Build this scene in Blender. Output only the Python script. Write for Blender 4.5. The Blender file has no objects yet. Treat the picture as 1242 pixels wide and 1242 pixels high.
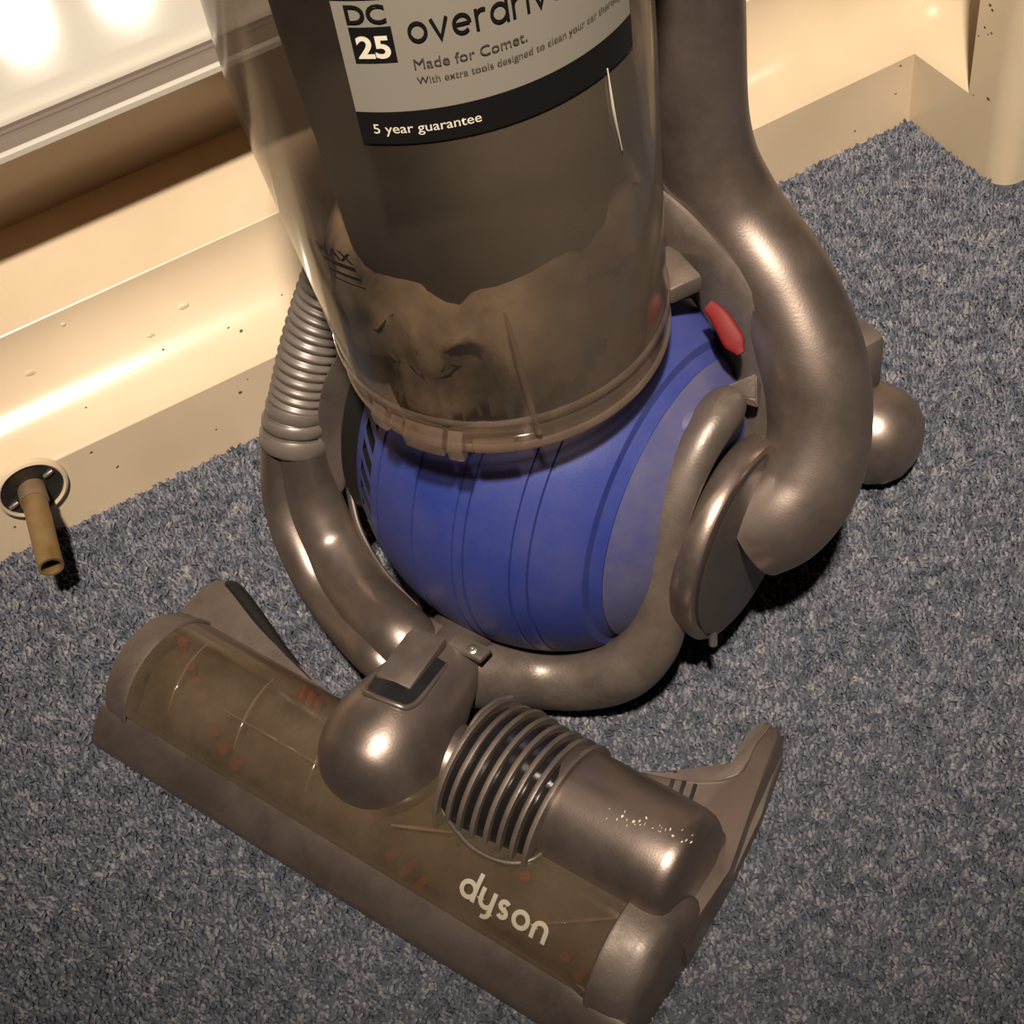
import bpy, bmesh, math, random
import numpy as np
from mathutils import Vector, Matrix, noise

random.seed(7)
S = bpy.context.scene
COL = S.collection
PI = math.pi

# ------------------------------------------------------------------ camera
cd = bpy.data.cameras.new('camera'); cam = bpy.data.objects.new('camera', cd); COL.objects.link(cam)
cd.sensor_width = 36; cd.sensor_fit = 'HORIZONTAL'; cd.lens = 36 * 1900 / 1242
cd.clip_start = .02
cam.matrix_world = Matrix(((0.9816, 0.1907, 0.0, -0.0221), (-0.1471, 0.7572, -0.6364, -0.5449),
                           (-0.1214, 0.6248, 0.7713, 0.7212), (0, 0, 0, 1)))
S.camera = cam
# ------------------------------------------------------------------ world, lamps, exposure
w = bpy.data.worlds.new('world'); S.world = w; w.use_nodes = True
w.node_tree.nodes['Background'].inputs[0].default_value = (1.0, .86, .70, 1)
w.node_tree.nodes['Background'].inputs[1].default_value = .03
S.view_settings.view_transform = 'Standard'; S.view_settings.look = 'None'
S.view_settings.exposure = 0.0; S.view_settings.gamma = 1.0; S.view_settings.use_curve_mapping = False


def lamp(name, loc, aim, size, power, col, spread=180):
    l = bpy.data.lights.new(name, 'AREA'); l.shape = 'DISK'; l.size = size; l.energy = power; l.color = col
    l.spread = math.radians(spread)
    o = bpy.data.objects.new(name, l); COL.objects.link(o); o.location = loc
    o.rotation_euler = (Vector(aim) - Vector(loc)).to_track_quat('-Z', 'Y').to_euler()
    return o


KEY = bpy.data.lights.new('ceiling_spot', 'SPOT'); KEY.energy = 455; KEY.shadow_soft_size = .06; KEY.color = (1, .885, .735)
KEY.spot_size = math.radians(41); KEY.spot_blend = 1.0
key = bpy.data.objects.new('ceiling_spot', KEY); COL.objects.link(key); key.location = (-.03, -1.00, 2.20)
key.rotation_euler = (Vector((.07, .42, .05)) - key.location).to_track_quat('-Z', 'Y').to_euler()
lamp('downlight_far', (-1.115, 3.510, 2.2), (-.2, .2, 0), .15, 4.2, (1, .885, .735))
lamp('downlight_far', (-.827, 3.615, 2.2), (-.2, .2, 0), .15, 4.2, (1, .885, .735))


# ------------------------------------------------------------------ materials
def mat(name, base=(.5, .5, .5), metal=0., rough=.5, spec=.5, coat=0., dust=None, dust_amt=0., dust_scale=30, bump=0., bump_scale=200,
        noise_mix=None, noise_scale=12, emit=None):
    m = bpy.data.materials.new(name); m.use_nodes = True
    nt = m.node_tree; b = nt.nodes['Principled BSDF']
    b.inputs['Metallic'].default_value = metal; b.inputs['Roughness'].default_value = rough
    b.inputs['Specular IOR Level'].default_value = spec; b.inputs['Coat Weight'].default_value = coat
    b.inputs['Coat Roughness'].default_value = .15
    b.inputs['Base Color'].default_value = (*base, 1)
    tc = nt.nodes.new('ShaderNodeTexCoord')
    col = None
    if noise_mix:
        n = nt.nodes.new('ShaderNodeTexNoise'); n.inputs['Scale'].default_value = noise_scale; n.inputs['Detail'].default_value = 6
        nt.links.new(tc.outputs['Object'], n.inputs['Vector'])
        mx = nt.nodes.new('ShaderNodeMix'); mx.data_type = 'RGBA'
        mx.inputs[6].default_value = (*base, 1); mx.inputs[7].default_value = (*noise_mix, 1)
        r = nt.nodes.new('ShaderNodeMapRange'); r.inputs[1].default_value = .38; r.inputs[2].default_value = .66
        nt.links.new(n.outputs[0], r.inputs[0]); nt.links.new(r.outputs[0], mx.inputs[0]); col = mx.outputs[2]
    if dust:
        n = nt.nodes.new('ShaderNodeTexNoise'); n.inputs['Scale'].default_value = dust_scale; n.inputs['Detail'].default_value = 8
        n.inputs['Roughness'].default_value = .65
        nt.links.new(tc.outputs['Object'], n.inputs['Vector'])
        r = nt.nodes.new('ShaderNodeMapRange'); r.inputs[1].default_value = .4; r.inputs[2].default_value = .7; r.inputs[4].default_value = dust_amt
        nt.links.new(n.outputs[0], r.inputs[0])
        mx = nt.nodes.new('ShaderNodeMix'); mx.data_type = 'RGBA'; mx.inputs[7].default_value = (*dust, 1)
        if col: nt.links.new(col, mx.inputs[6])
        else: mx.inputs[6].default_value = (*base, 1)
        nt.links.new(r.outputs[0], mx.inputs[0]); col = mx.outputs[2]
        m2 = nt.nodes.new('ShaderNodeMath'); m2.operation = 'MULTIPLY'; m2.inputs[1].default_value = -metal
        a2 = nt.nodes.new('ShaderNodeMath'); a2.operation = 'ADD'; a2.inputs[1].default_value = metal
        nt.links.new(r.outputs[0], m2.inputs[0]); nt.links.new(m2.outputs[0], a2.inputs[0]); nt.links.new(a2.outputs[0], b.inputs['Metallic'])
        rr = nt.nodes.new('ShaderNodeMapRange'); rr.inputs[3].default_value = rough; rr.inputs[4].default_value = min(1, rough + .45)
        nt.links.new(r.outputs[0], rr.inputs[0]); nt.links.new(rr.outputs[0], b.inputs['Roughness'])
    if col: nt.links.new(col, b.inputs['Base Color'])
    if bump:
        n = nt.nodes.new('ShaderNodeTexNoise'); n.inputs['Scale'].default_value = bump_scale; n.inputs['Detail'].default_value = 3
        nt.links.new(tc.outputs['Object'], n.inputs['Vector'])
        bp = nt.nodes.new('ShaderNodeBump'); bp.inputs['Strength'].default_value = bump; bp.inputs['Distance'].default_value = .001
        nt.links.new(n.outputs[0], bp.inputs['Height']); nt.links.new(bp.outputs[0], b.inputs['Normal'])
    return m


def clear(name, tint, haze, haze_amt, haze_var, scale, rough=.12, film=.10, side=None):
    """dusty clear plastic: transparent, mixed with a noisy film of dust, under a glossy surface"""
    m = bpy.data.materials.new(name); m.use_nodes = True
    nt = m.node_tree; nt.nodes.clear()
    out = nt.nodes.new('ShaderNodeOutputMaterial')
    tr = nt.nodes.new('ShaderNodeBsdfTransparent'); tr.inputs[0].default_value = (*tint, 1)
    df = nt.nodes.new('ShaderNodeBsdfDiffuse'); df.inputs[0].default_value = (*haze, 1)
    tl = nt.nodes.new('ShaderNodeBsdfTranslucent'); tl.inputs[0].default_value = (*haze, 1)
    dm = nt.nodes.new('ShaderNodeMixShader'); dm.inputs[0].default_value = .55
    gl = nt.nodes.new('ShaderNodeBsdfGlossy'); gl.inputs[1].default_value = rough; gl.inputs[0].default_value = (1, 1, 1, 1)
    tc = nt.nodes.new('ShaderNodeTexCoord')
    n = nt.nodes.new('ShaderNodeTexNoise'); n.inputs['Scale'].default_value = scale; n.inputs['Detail'].default_value = 7; n.inputs['Roughness'].default_value = .6
    nt.links.new(tc.outputs['Object'], n.inputs['Vector'])
    r = nt.nodes.new('ShaderNodeMapRange'); r.inputs[1].default_value = .35; r.inputs[2].default_value = .68
    r.inputs[3].default_value = haze_amt - haze_var; r.inputs[4].default_value = haze_amt + haze_var
    nt.links.new(n.outputs[0], r.inputs[0])
    fac = r.outputs[0]
    if side:            # extra haze at the sides paints in the light seen through the bin
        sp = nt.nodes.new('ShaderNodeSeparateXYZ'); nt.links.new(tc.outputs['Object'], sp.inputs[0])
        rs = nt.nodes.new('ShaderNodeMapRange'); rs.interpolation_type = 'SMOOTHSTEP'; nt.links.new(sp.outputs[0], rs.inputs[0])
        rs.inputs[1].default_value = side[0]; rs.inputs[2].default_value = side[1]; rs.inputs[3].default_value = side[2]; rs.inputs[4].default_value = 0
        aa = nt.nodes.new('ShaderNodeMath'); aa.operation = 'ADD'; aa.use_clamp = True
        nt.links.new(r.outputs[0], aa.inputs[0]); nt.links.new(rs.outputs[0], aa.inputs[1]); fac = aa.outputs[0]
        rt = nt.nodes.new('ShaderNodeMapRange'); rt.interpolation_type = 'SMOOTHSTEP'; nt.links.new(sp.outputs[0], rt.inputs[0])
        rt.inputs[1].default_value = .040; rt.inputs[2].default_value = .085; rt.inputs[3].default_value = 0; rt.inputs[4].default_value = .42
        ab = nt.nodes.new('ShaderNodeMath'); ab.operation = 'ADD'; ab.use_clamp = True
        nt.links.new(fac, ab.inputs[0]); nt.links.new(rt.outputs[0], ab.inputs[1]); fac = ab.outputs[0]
    mx = nt.nodes.new('ShaderNodeMixShader'); nt.links.new(fac, mx.inputs[0])
    nt.links.new(df.outputs[0], dm.inputs[1]); nt.links.new(tl.outputs[0], dm.inputs[2])
    nt.links.new(tr.outputs[0], mx.inputs[1]); nt.links.new(dm.outputs[0], mx.inputs[2])
    lw = nt.nodes.new('ShaderNodeLayerWeight'); lw.inputs[0].default_value = .5
    pw = nt.nodes.new('ShaderNodeMath'); pw.operation = 'POWER'; pw.inputs[1].default_value = 4.5; nt.links.new(lw.outputs['Facing'], pw.inputs[0])
    ml = nt.nodes.new('ShaderNodeMath'); ml.operation = 'MULTIPLY_ADD'; ml.inputs[1].default_value = .75; ml.inputs[2].default_value = .04; ml.use_clamp = True
    nt.links.new(pw.outputs[0], ml.inputs[0])
    m2 = nt.nodes.new('ShaderNodeMixShader'); nt.links.new(ml.outputs[0], m2.inputs[0])
    nt.links.new(mx.outputs[0], m2.inputs[1]); nt.links.new(gl.outputs[0], m2.inputs[2])
    nt.links.new(m2.outputs[0], out.inputs[0])
    return m


M = {}
M['graphite'] = mat('graphite_plastic', (.255, .196, .168), .85, .34, dust=(.085, .068, .056), dust_amt=.20, dust_scale=22, bump=.05, bump_scale=900)
M['graphite_dusty'] = mat('graphite_plastic_dusty', (.168, .131, .112), .6, .40, dust=(.130, .098, .076), dust_amt=.6, dust_scale=34, bump=.12, bump_scale=700)
M['dark_grey'] = mat('dark_grey_plastic', (.055, .045, .040), .2, .42, dust=(.10, .08, .065), dust_amt=.3, dust_scale=40)
M['black'] = mat('black_plastic', (.015, .013, .012), 0, .3, dust=(.10, .08, .06), dust_amt=.3, dust_scale=60)
M['void'] = mat('black_plastic_and_gap_shade', (.007, .006, .006), 0, .5)  # plain black of the side cap; also paints shade into gaps and hollows
M['gloss_black'] = mat('gloss_black_plastic', (.012, .010, .010), 0, .16, coat=.5)
M['hose'] = mat('hose_plastic', (.16, .13, .112), .3, .36, dust=(.14, .115, .085), dust_amt=.3, dust_scale=60)
M['blue'] = mat('blue_plastic', (.025, .039, .20), 0, .42, dust=(.095, .085, .155), dust_amt=.35, dust_scale=16, bump=.06, bump_scale=900)
M['blue_dusty'] = mat('blue_plastic_dusty', (.060, .062, .17), 0, .55, dust=(.115, .10, .13), dust_amt=.6, dust_scale=28)
M['red'] = mat('red_plastic', (.15, .009, .009), 0, .6, spec=.3)
M['label'] = mat('silver_label', (.30, .265, .22), .15, .38)
M['ink'] = mat('black_ink', (.010, .009, .009), 0, .35)
M['ink_grey'] = mat('grey_ink', (.07, .055, .045), 0, .45)
M['ink_white'] = mat('white_ink', (.78, .70, .56), 0, .45)
M['logo'] = mat('cream_ink', (.42, .37, .28), 0, .45)
M['cream'] = mat('cream_gloss_paint', (.66, .52, .365), 0, .24, coat=.45, noise_mix=(.59, .455, .31), noise_scale=9, bump=.05, bump_scale=60)
M['cream_wall'] = mat('cream_satin_paint', (.64, .52, .36), 0, .25, coat=.4, noise_mix=(.60, .475, .32), noise_scale=9, bump=.05, bump_scale=50)
M['room_white'] = mat('ceiling_paint', (.53, .49, .44), 0, .8)
M['room_wall'] = mat('wall_paint', (.36, .31, .25), 0, .8)
M['oak'] = mat('tan_board', (.40, .24, .11), 0, .5, noise_mix=(.33, .19, .085), noise_scale=8)
M['white'] = mat('white_gloss_board', (.50, .45, .385), 0, .085, coat=0)
M['rubber'] = mat('grey_rubber', (.16, .125, .10), 0, .55)
M['brass'] = mat('tarnished_brass', (.34, .215, .085), .8, .42, dust=(.16, .11, .055), dust_amt=.7, dust_scale=60, bump=.1, bump_scale=300)
M['steel'] = mat('dull_steel', (.45, .40, .34), .9, .35)
M['dust_fluff'] = mat('dust_fluff', (.185, .128, .085), 0, 1, spec=.1, noise_mix=(.030, .021, .015), noise_scale=21, bump=.6, bump_scale=120)
M['shroud'] = mat('cyclone_plastic', (.040, .028, .022), 0, .6, noise_mix=(.020, .015, .012), noise_scale=20)
M['bristle_red'] = mat('red_bristle', (.22, .035, .03), 0, .7)
M['brush'] = mat('dirty_brush', (.11, .083, .056), 0, .7, noise_mix=(.05, .038, .027), noise_scale=40)
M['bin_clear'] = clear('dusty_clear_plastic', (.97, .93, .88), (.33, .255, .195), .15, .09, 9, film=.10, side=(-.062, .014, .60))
M['clear_edge'] = clear('clear_plastic', (.84, .76, .69), (.62, .48, .38), .22, .06, 40, rough=.08, film=.14)
M['cover_clear'] = clear('dirty_clear_plastic', (.86, .76, .62), (.25, .185, .125), .60, .26, 24, rough=.16, film=.10)


def carpet_mat():
    m = bpy.data.materials.new('carpet_wool'); m.use_nodes = True
    nt = m.node_tree; b = nt.nodes['Principled BSDF']; b.inputs['Roughness'].default_value = .95; b.inputs['Specular IOR Level'].default_value = .15
    tc = nt.nodes.new('ShaderNodeTexCoord')
    n = nt.nodes.new('ShaderNodeTexNoise'); n.inputs['Scale'].default_value = 105; n.inputs['Detail'].default_value = 5
    nt.links.new(tc.outputs['Object'], n.inputs['Vector'])
    cr = nt.nodes.new('ShaderNodeValToRGB'); e = cr.color_ramp.elements
    e[0].position = .30; e[0].color = (.048, .050, .062, 1); e[1].position = .74; e[1].color = (.285, .265, .270, 1)
    for p, c in ((.42, (.090, .096, .124, 1)), (.50, (.132, .135, .162, 1)), (.60, (.178, .173, .194, 1))):
        k = e.new(p); k.color = c
    g = nt.nodes.new('ShaderNodeNewGeometry')
    ad = nt.nodes.new('ShaderNodeMath'); ad.operation = 'MULTIPLY_ADD'; ad.inputs[1].default_value = .22; ad.inputs[2].default_value = -.11
    nt.links.new(g.outputs['Random Per Island'], ad.inputs[0])
    n.inputs['Roughness'].default_value = .7
    a2 = nt.nodes.new('ShaderNodeMath'); a2.operation = 'ADD'
    nt.links.new(ad.outputs[0], a2.inputs[0]); nt.links.new(n.outputs[0], a2.inputs[1])
    nt.links.new(a2.outputs[0], cr.inputs[0])
    nt.links.new(cr.outputs[0], b.inputs['Base Color'])
    return m


M['carpet'] = carpet_mat()
M['carpet_backing'] = mat('carpet_backing', (.045, .05, .065), 0, 1, noise_mix=(.09, .09, .10), noise_scale=200)


# ------------------------------------------------------------------ mesh helpers
def obj(name, bm, m, parent=None, smooth=True, angle=40, mats=None):
    me = bpy.data.meshes.new(name)
    bmesh.ops.recalc_face_normals(bm, faces=bm.faces[:])
    if smooth:
        lim = math.radians(angle)
        for f in bm.faces: f.smooth = True
        for e in bm.edges:
            if len(e.link_faces) == 2 and e.calc_face_angle(0) > lim: e.smooth = False
    bm.to_mesh(me); bm.free()
    o = bpy.data.objects.new(name, me); COL.objects.link(o)
    for mm in ([m] + (mats or [])): me.materials.append(mm if not isinstance(mm, str) else M[mm])
    if parent: o.parent = parent
    return o


def part(name, bm, m, parent, label=None, **k):
    o = obj(name, bm, m, parent, **k)
    if label: o['label'] = label
    return o


def struct(name, bm, m, parent=None, **k):
    o = obj(name, bm, m, parent, **k)
    o['kind'] = 'structure'
    return o


def thing(name, label, cat, loc=(0, 0, 0), rz=0):
    o = bpy.data.objects.new(name, None); COL.objects.link(o); o.location = loc; o.rotation_euler = (0, 0, rz)
    o.empty_display_size = .03
    o['label'] = label; o['category'] = cat
    return o


def catmull(pts, n=6):
    P = [Vector(p) for p in pts]; out = []
    for i in range(len(P) - 1):
        a = P[i - 1] if i else P[0] * 2 - P[1]
        b, c = P[i], P[i + 1]
        d = P[i + 2] if i + 2 < len(P) else P[-1] * 2 - P[-2]
        for k in range(n):
            t = k / n
            out.append(.5 * ((2 * b) + (c - a) * t + (2 * a - 5 * b + 4 * c - d) * t * t + (3 * b - a - 3 * c + d) * t ** 3))
    out.append(P[-1]); return out


def lerp_list(v, m):
    n = len(v) - 1; out = []
    for i in range(m):
        t = i / (m - 1) * n; k = min(int(t), n - 1); f = t - k
        a = v[k - 1] if k else v[0]; d = v[k + 2] if k + 2 <= n else v[n]; b, c = v[k], v[k + 1]
        q = .5 * (2 * b + (c - a) * f + (2 * a - 5 * b + 4 * c - d) * f * f + (3 * b - a - 3 * c + d) * f ** 3)
        out.append(max(q, 1e-4))
    return out


def sweep(path, ra, rb=None, seg=28, bm=None, up=(0, 0, 1), n=6, caps=True, sq=2.0, raw=False):
    """tube along a smooth path; ra, rb = radii across and along 'up'; sq = superellipse power"""
    bm = bm or bmesh.new()
    P = [Vector(p) for p in path] if raw else catmull(path, n)
    m = len(P)
    A = ra if len(ra) == m else lerp_list(ra, m)
    B = A if rb is None else (rb if len(rb) == m else lerp_list(rb, m))
    rings = []; ref = Vector(up)
    for i in range(m):
        t = (P[min(i + 1, m - 1)] - P[max(i - 1, 0)]).normalized()
        s = t.cross(ref)
        if s.length < 1e-4: s = t.orthogonal()
        s.normalize(); v = s.cross(t).normalized(); ref = v
        ring = []
        for k in range(seg):
            a = 2 * PI * k / seg; c, q = math.cos(a), math.sin(a)
            c = math.copysign(abs(c) ** (2 / sq), c); q = math.copysign(abs(q) ** (2 / sq), q)
            ring.append(bm.verts.new(P[i] + s * c * A[i] + v * q * B[i]))
        rings.append(ring)
    for i in range(m - 1):
        for k in range(seg):
            bm.faces.new((rings[i][k], rings[i][(k + 1) % seg], rings[i + 1][(k + 1) % seg], rings[i + 1][k]))
    if caps: bm.faces.new(rings[0]); bm.faces.new(rings[-1])
    return bm


def lathe(prof, axis='z', c=(0, 0, 0), seg=64, bm=None, a0=0, a1=2 * PI, shift=None):
    """prof: list of (radius, along); closed if it starts/ends at r=0"""
    bm = bm or bmesh.new(); full = abs(a1 - a0 - 2 * PI) < 1e-6
    ns = seg if full else seg + 1
    rings = []
    for r, t in prof:
        cx, cy, cz = c if shift is None else shift(t)
        if r < 1e-6:
            pts = [(0, 0)]
        else:
            pts = [(r * math.cos(a0 + (a1 - a0) * k / seg), r * math.sin(a0 + (a1 - a0) * k / seg)) for k in range(ns)]
        ring = []
        for p, q in pts:
            if axis == 'z': v = (cx + p, cy + q, cz + t)
            elif axis == 'x': v = (cx + t, cy + p, cz + q)
            else: v = (cx + p, cy + t, cz + q)
            ring.append(bm.verts.new(v))
        rings.append(ring)
    for A, B in zip(rings, rings[1:]):
        for k in range(seg):
            k2 = (k + 1) % ns
            if len(A) == 1 and len(B) == 1: continue
            if len(A) == 1: bm.faces.new((A[0], B[k], B[k2]))
            elif len(B) == 1: bm.faces.new((A[k], A[k2], B[0]))
            else: bm.faces.new((A[k], A[k2], B[k2], B[k]))
    return bm


def box(c, s, rot=None, bev=.0015, bm=None, segs=2):
    b = bmesh.new(); bmesh.ops.create_cube(b, size=1)
    for v in b.verts: v.co = Vector((v.co.x * s[0], v.co.y * s[1], v.co.z * s[2]))
    if bev: bmesh.ops.bevel(b, geom=b.edges[:], offset=bev, segments=segs, affect='EDGES', profile=.5)
    Mx = Matrix.Translation(c) @ (rot.to_4x4() if rot else Matrix())
    b.transform(Mx)
    if bm is None: return b
    me = bpy.data.meshes.new('tmp'); b.to_mesh(me); b.free(); bm.from_mesh(me); bpy.data.meshes.remove(me)
    return bm


def prism(pts, z0, z1, bev=.002, bm=None, top=None, f=None, segs=2):
    """polygon in xy from z0 to z1 (z1 may be a function of x, y)"""
    b = bmesh.new()
    zt = (lambda x, y: z1) if not callable(z1) else z1
    lo = [b.verts.new((x, y, z0)) for x, y in pts]; hi = [b.verts.new((x, y, zt(x, y))) for x, y in pts]
    b.faces.new(lo[::-1]); b.faces.new(hi)
    n = len(pts)
    for i in range(n): b.faces.new((lo[i], lo[(i + 1) % n], hi[(i + 1) % n], hi[i]))
    if bev:
        bmesh.ops.bevel(b, geom=[e for e in b.edges if (e.verts[0] in hi and e.verts[1] in hi)], offset=bev, segments=segs, affect='EDGES', profile=.5)
    if f: 
        for v in b.verts: v.co = Vector(f(*v.co))
    if bm is None: return b
    me = bpy.data.meshes.new('tmp'); b.to_mesh(me); b.free(); bm.from_mesh(me); bpy.data.meshes.remove(me)
    return bm


def smooth_poly(pts, n=5):
    P = [Vector((x, y, 0)) for x, y in pts]; m = len(P); out = []
    for i in range(m):
        a, b, c, d = P[i - 1], P[i], P[(i + 1) % m], P[(i + 2) % m]
        for k in range(n):
            t = k / n
            v = .5 * ((2 * b) + (c - a) * t + (2 * a - 5 * b + 4 * c - d) * t * t + (3 * b - a - 3 * c + d) * t ** 3)
            out.append((v.x, v.y))
    return out


def extrude_line(prof, p0, p1, du, bm=None, mitre0=0, mitre1=0):
    """profile points (d, z) swept from a=p0 to a=p1 along the wall"""
    bm = bm or bmesh.new()
    A = [bm.verts.new(du(p0 - d * mitre0, d, z)) for d, z in prof]; B = [bm.verts.new(du(p1 - d * mitre1, d, z)) for d, z in prof]
    for i in range(len(prof) - 1): bm.faces.new((A[i], A[i + 1], B[i + 1], B[i]))
    return bm


# flat 2-D shapes (lettering) -------------------------------------------------
def text_mesh(txt, size=1.0, bold=0.0, spacing=1.0):
    c = bpy.data.curves.new('t', 'FONT'); c.body = txt; c.size = size; c.offset = bold; c.space_character = spacing
    c.resolution_u = 4
    o = bpy.data.objects.new('t', c); COL.objects.link(o)
    dg = bpy.context.evaluated_depsgraph_get(); me = bpy.data.meshes.new_from_object(o.evaluated_get(dg))
    bm = bmesh.new(); bm.from_mesh(me)
    bpy.data.objects.remove(o); bpy.data.curves.remove(c); bpy.data.meshes.remove(me)
    xs = [v.co.x for v in bm.verts]; x0, x1 = min(xs), max(xs)
    for v in bm.verts: v.co.x -= x0
    return bm, x1 - x0


def ribbon(bm, pts, wd, closed=False, rnd=False):
    P = [Vector((x, y)) for x, y in pts]; n = len(P); L = []; R = []
    for i in range(n):
        if closed: t = P[(i + 1) % n] - P[i - 1]
        else: t = P[min(i + 1, n - 1)] - P[max(i - 1, 0)]
        t.normalize(); nn = Vector((-t.y, t.x)) * wd / 2
        k = 1.0
        if 0 < i < n - 1 or closed:
            a = (P[i] - P[i - 1]).normalized(); dd = a.dot(t); k = 1 / max(dd, .5)
        L.append(bm.verts.new((*(P[i] + nn * k), 0))); R.append(bm.verts.new((*(P[i] - nn * k), 0)))
    for i in range(n if closed else n - 1):
        j = (i + 1) % n; bm.faces.new((L[i], R[i], R[j], L[j]))


def arc(cx, cy, r, a0, a1, n=18, ry=None):
    ry = ry or r
    return [(cx + r * math.cos(math.radians(a0 + (a1 - a0) * k / n)), cy + ry * math.sin(math.radians(a0 + (a1 - a0) * k / n))) for k in range(n + 1)]


def stroke_word(word, wd, gap=.2):
    """geometric lower-case letters; x-height = 1"""
    bm = bmesh.new(); x = 0.0; h = wd / 2; r = .5 - h
    for ch in word:
        n0 = len(bm.verts)
        if ch == 'o': ribbon(bm, arc(.5, .5, r, 0, 342, 19), wd, True); adv = 1.0
        elif ch == 'd':
            ribbon(bm, arc(.5, .5, r, 0, 342, 19), wd, True); ribbon(bm, [(1 - h, 0), (1 - h, 1.5)], wd); adv = 1.0
        elif ch == 'v': ribbon(bm, [(h * .6, 1), (.45, 0.06), (.9 - h * .6, 1)], wd); adv = .9
        elif ch == 'e': ribbon(bm, [(h, .5), (1 - h * 1.2, .5)], wd * .9); ribbon(bm, arc(.5, .5, r, 0, 315, 20), wd); adv = 1.0
        elif ch == 'r': ribbon(bm, [(h, 0), (h, 1)], wd); ribbon(bm, arc(.42, .58, .42 - h, 180, 60, 10), wd); adv = .62
        elif ch == 'i':
            ribbon(bm, [(h, 0), (h, 1)], wd); ribbon(bm, [(h, 1.22), (h, 1.22 + wd)], wd); adv = wd
        elif ch == 'n':
            ribbon(bm, [(h, 0), (h, .55)] + arc(.45, .55, .45 - h, 180, 0, 14) + [(.9 - h, 0)], wd); adv = .9
        elif ch == 'y':
            ribbon(bm, [(h, 1), (h, .45)] + arc(.45, .45, .45 - h, 180, 360, 14), wd)
            ribbon(bm, [(.9 - h, 1), (.9 - h, -.05)] + arc(.45, -.05, .45 - h, 0, -105, 10), wd); adv = .9
        elif ch == 's':
            q = (1 - wd) / 4
            ribbon(bm, arc(.38, 1 - h - q, q * 1.15, 35, 270, 12, q) + arc(.38, h + q, q * 1.15, 90, -145, 12, q), wd); adv = .76
        bm.verts.ensure_lookup_table()
        for v in bm.verts[n0:]: v.co.x += x
        x += adv + gap
    return bm, x - gap


def wrap(bm, f, maxlen=.004):
    for _ in range(3):
        es = [e for e in bm.edges if e.calc_length() > maxlen]
        if not es: break
        bmesh.ops.subdivide_edges(bm, edges=es, cuts=1)
    bmesh.ops.triangulate(bm, faces=bm.faces[:])
    for v in bm.verts: v.co = Vector(f(v.co.x, v.co.y))
    return bm


# ------------------------------------------------------------------ setting (wall frame: a along, d into the room, z)
Q = Vector((-.3358, .0885, 0)); U = Vector((.934, .357, 0)).normalized(); N = Vector((.357, -.934, 0)).normalized()
def W(a, d, z): return Q + U * a + N * d + Vector((0, 0, z))

bm = bmesh.new()
vs = [bm.verts.new(p) for p in ((-2.4, -2.4, 0), (2.2, -2.4, 0), (2.2, 4.4, 0), (-2.4, 4.4, 0))]; bm.faces.new(vs)
floor = struct('floor', bm, 'carpet_backing')


def carpet():
    rng = np.random.default_rng(3); sp = .0027
    xs = np.arange(-.46, .52, sp); ys = np.arange(-.46, .40, sp)
    X, Y = np.meshgrid(xs, ys); X = X.ravel() + rng.uniform(-.5, .5, X.size) * sp; Y = Y.ravel() + rng.uniform(-.5, .5, Y.size) * sp
    dx, dy = X - Q.x, Y - Q.y
    d = dx * N.x + dy * N.y; a = dx * U.x + dy * U.y
    keep = (d > .0005) & ((a < .689) | ((d > .0990 + .05 * np.maximum(a - .70, 0)) & (a < .95)))
    # within the view, with a margin
    keep &= (Y > -.36 - .0 * X) & ~((X > .30) & (Y < -.22)) & ~((X < -.36) & (Y < -.3))
    X, Y = X[keep], Y[keep]; n = X.size
    h = rng.uniform(.0028, .0046, n); ang = rng.uniform(0, 2 * PI, n); ln = rng.uniform(.0, .0026, n); rad = rng.uniform(.0013, .0021, n)
    V = np.zeros((n, 7, 3), np.float32)
    for k in range(3):
        t = ang + k * 2 * PI / 3
        V[:, k, 0] = X + rad * np.cos(t); V[:, k, 1] = Y + rad * np.sin(t)
        V[:, 3 + k, 0] = X + rad * .85 * np.cos(t + .5) + ln * np.cos(ang) * .7; V[:, 3 + k, 1] = Y + rad * .85 * np.sin(t + .5) + ln * np.sin(ang) * .7
        V[:, 3 + k, 2] = h * .72
    V[:, 6, 0] = X + ln * np.cos(ang); V[:, 6, 1] = Y + ln * np.sin(ang); V[:, 6, 2] = h
    F = []
    for k in range(3):
        j = (k + 1) % 3
        F += [(k, j, 3 + j), (k, 3 + j, 3 + k), (3 + k, 3 + j, 6)]
    F = (np.array(F, np.int32)[None] + (np.arange(n, dtype=np.int32) * 7)[:, None, None]).reshape(-1, 3)
    me = bpy.data.meshes.new('carpet_pile')
    me.vertices.add(n * 7); me.vertices.foreach_set('co', V.ravel())
    me.loops.add(F.size); me.loops.foreach_set('vertex_index', F.ravel())
    me.polygons.add(len(F)); me.polygons.foreach_set('loop_start', np.arange(0, F.size, 3, dtype=np.int32))
    me.update(calc_edges=True); me.validate()
    o = bpy.data.objects.new('carpet_pile', me); COL.objects.link(o); o.parent = floor; o['kind'] = 'stuff'
    me.materials.append(M['carpet'])


carpet()

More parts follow.
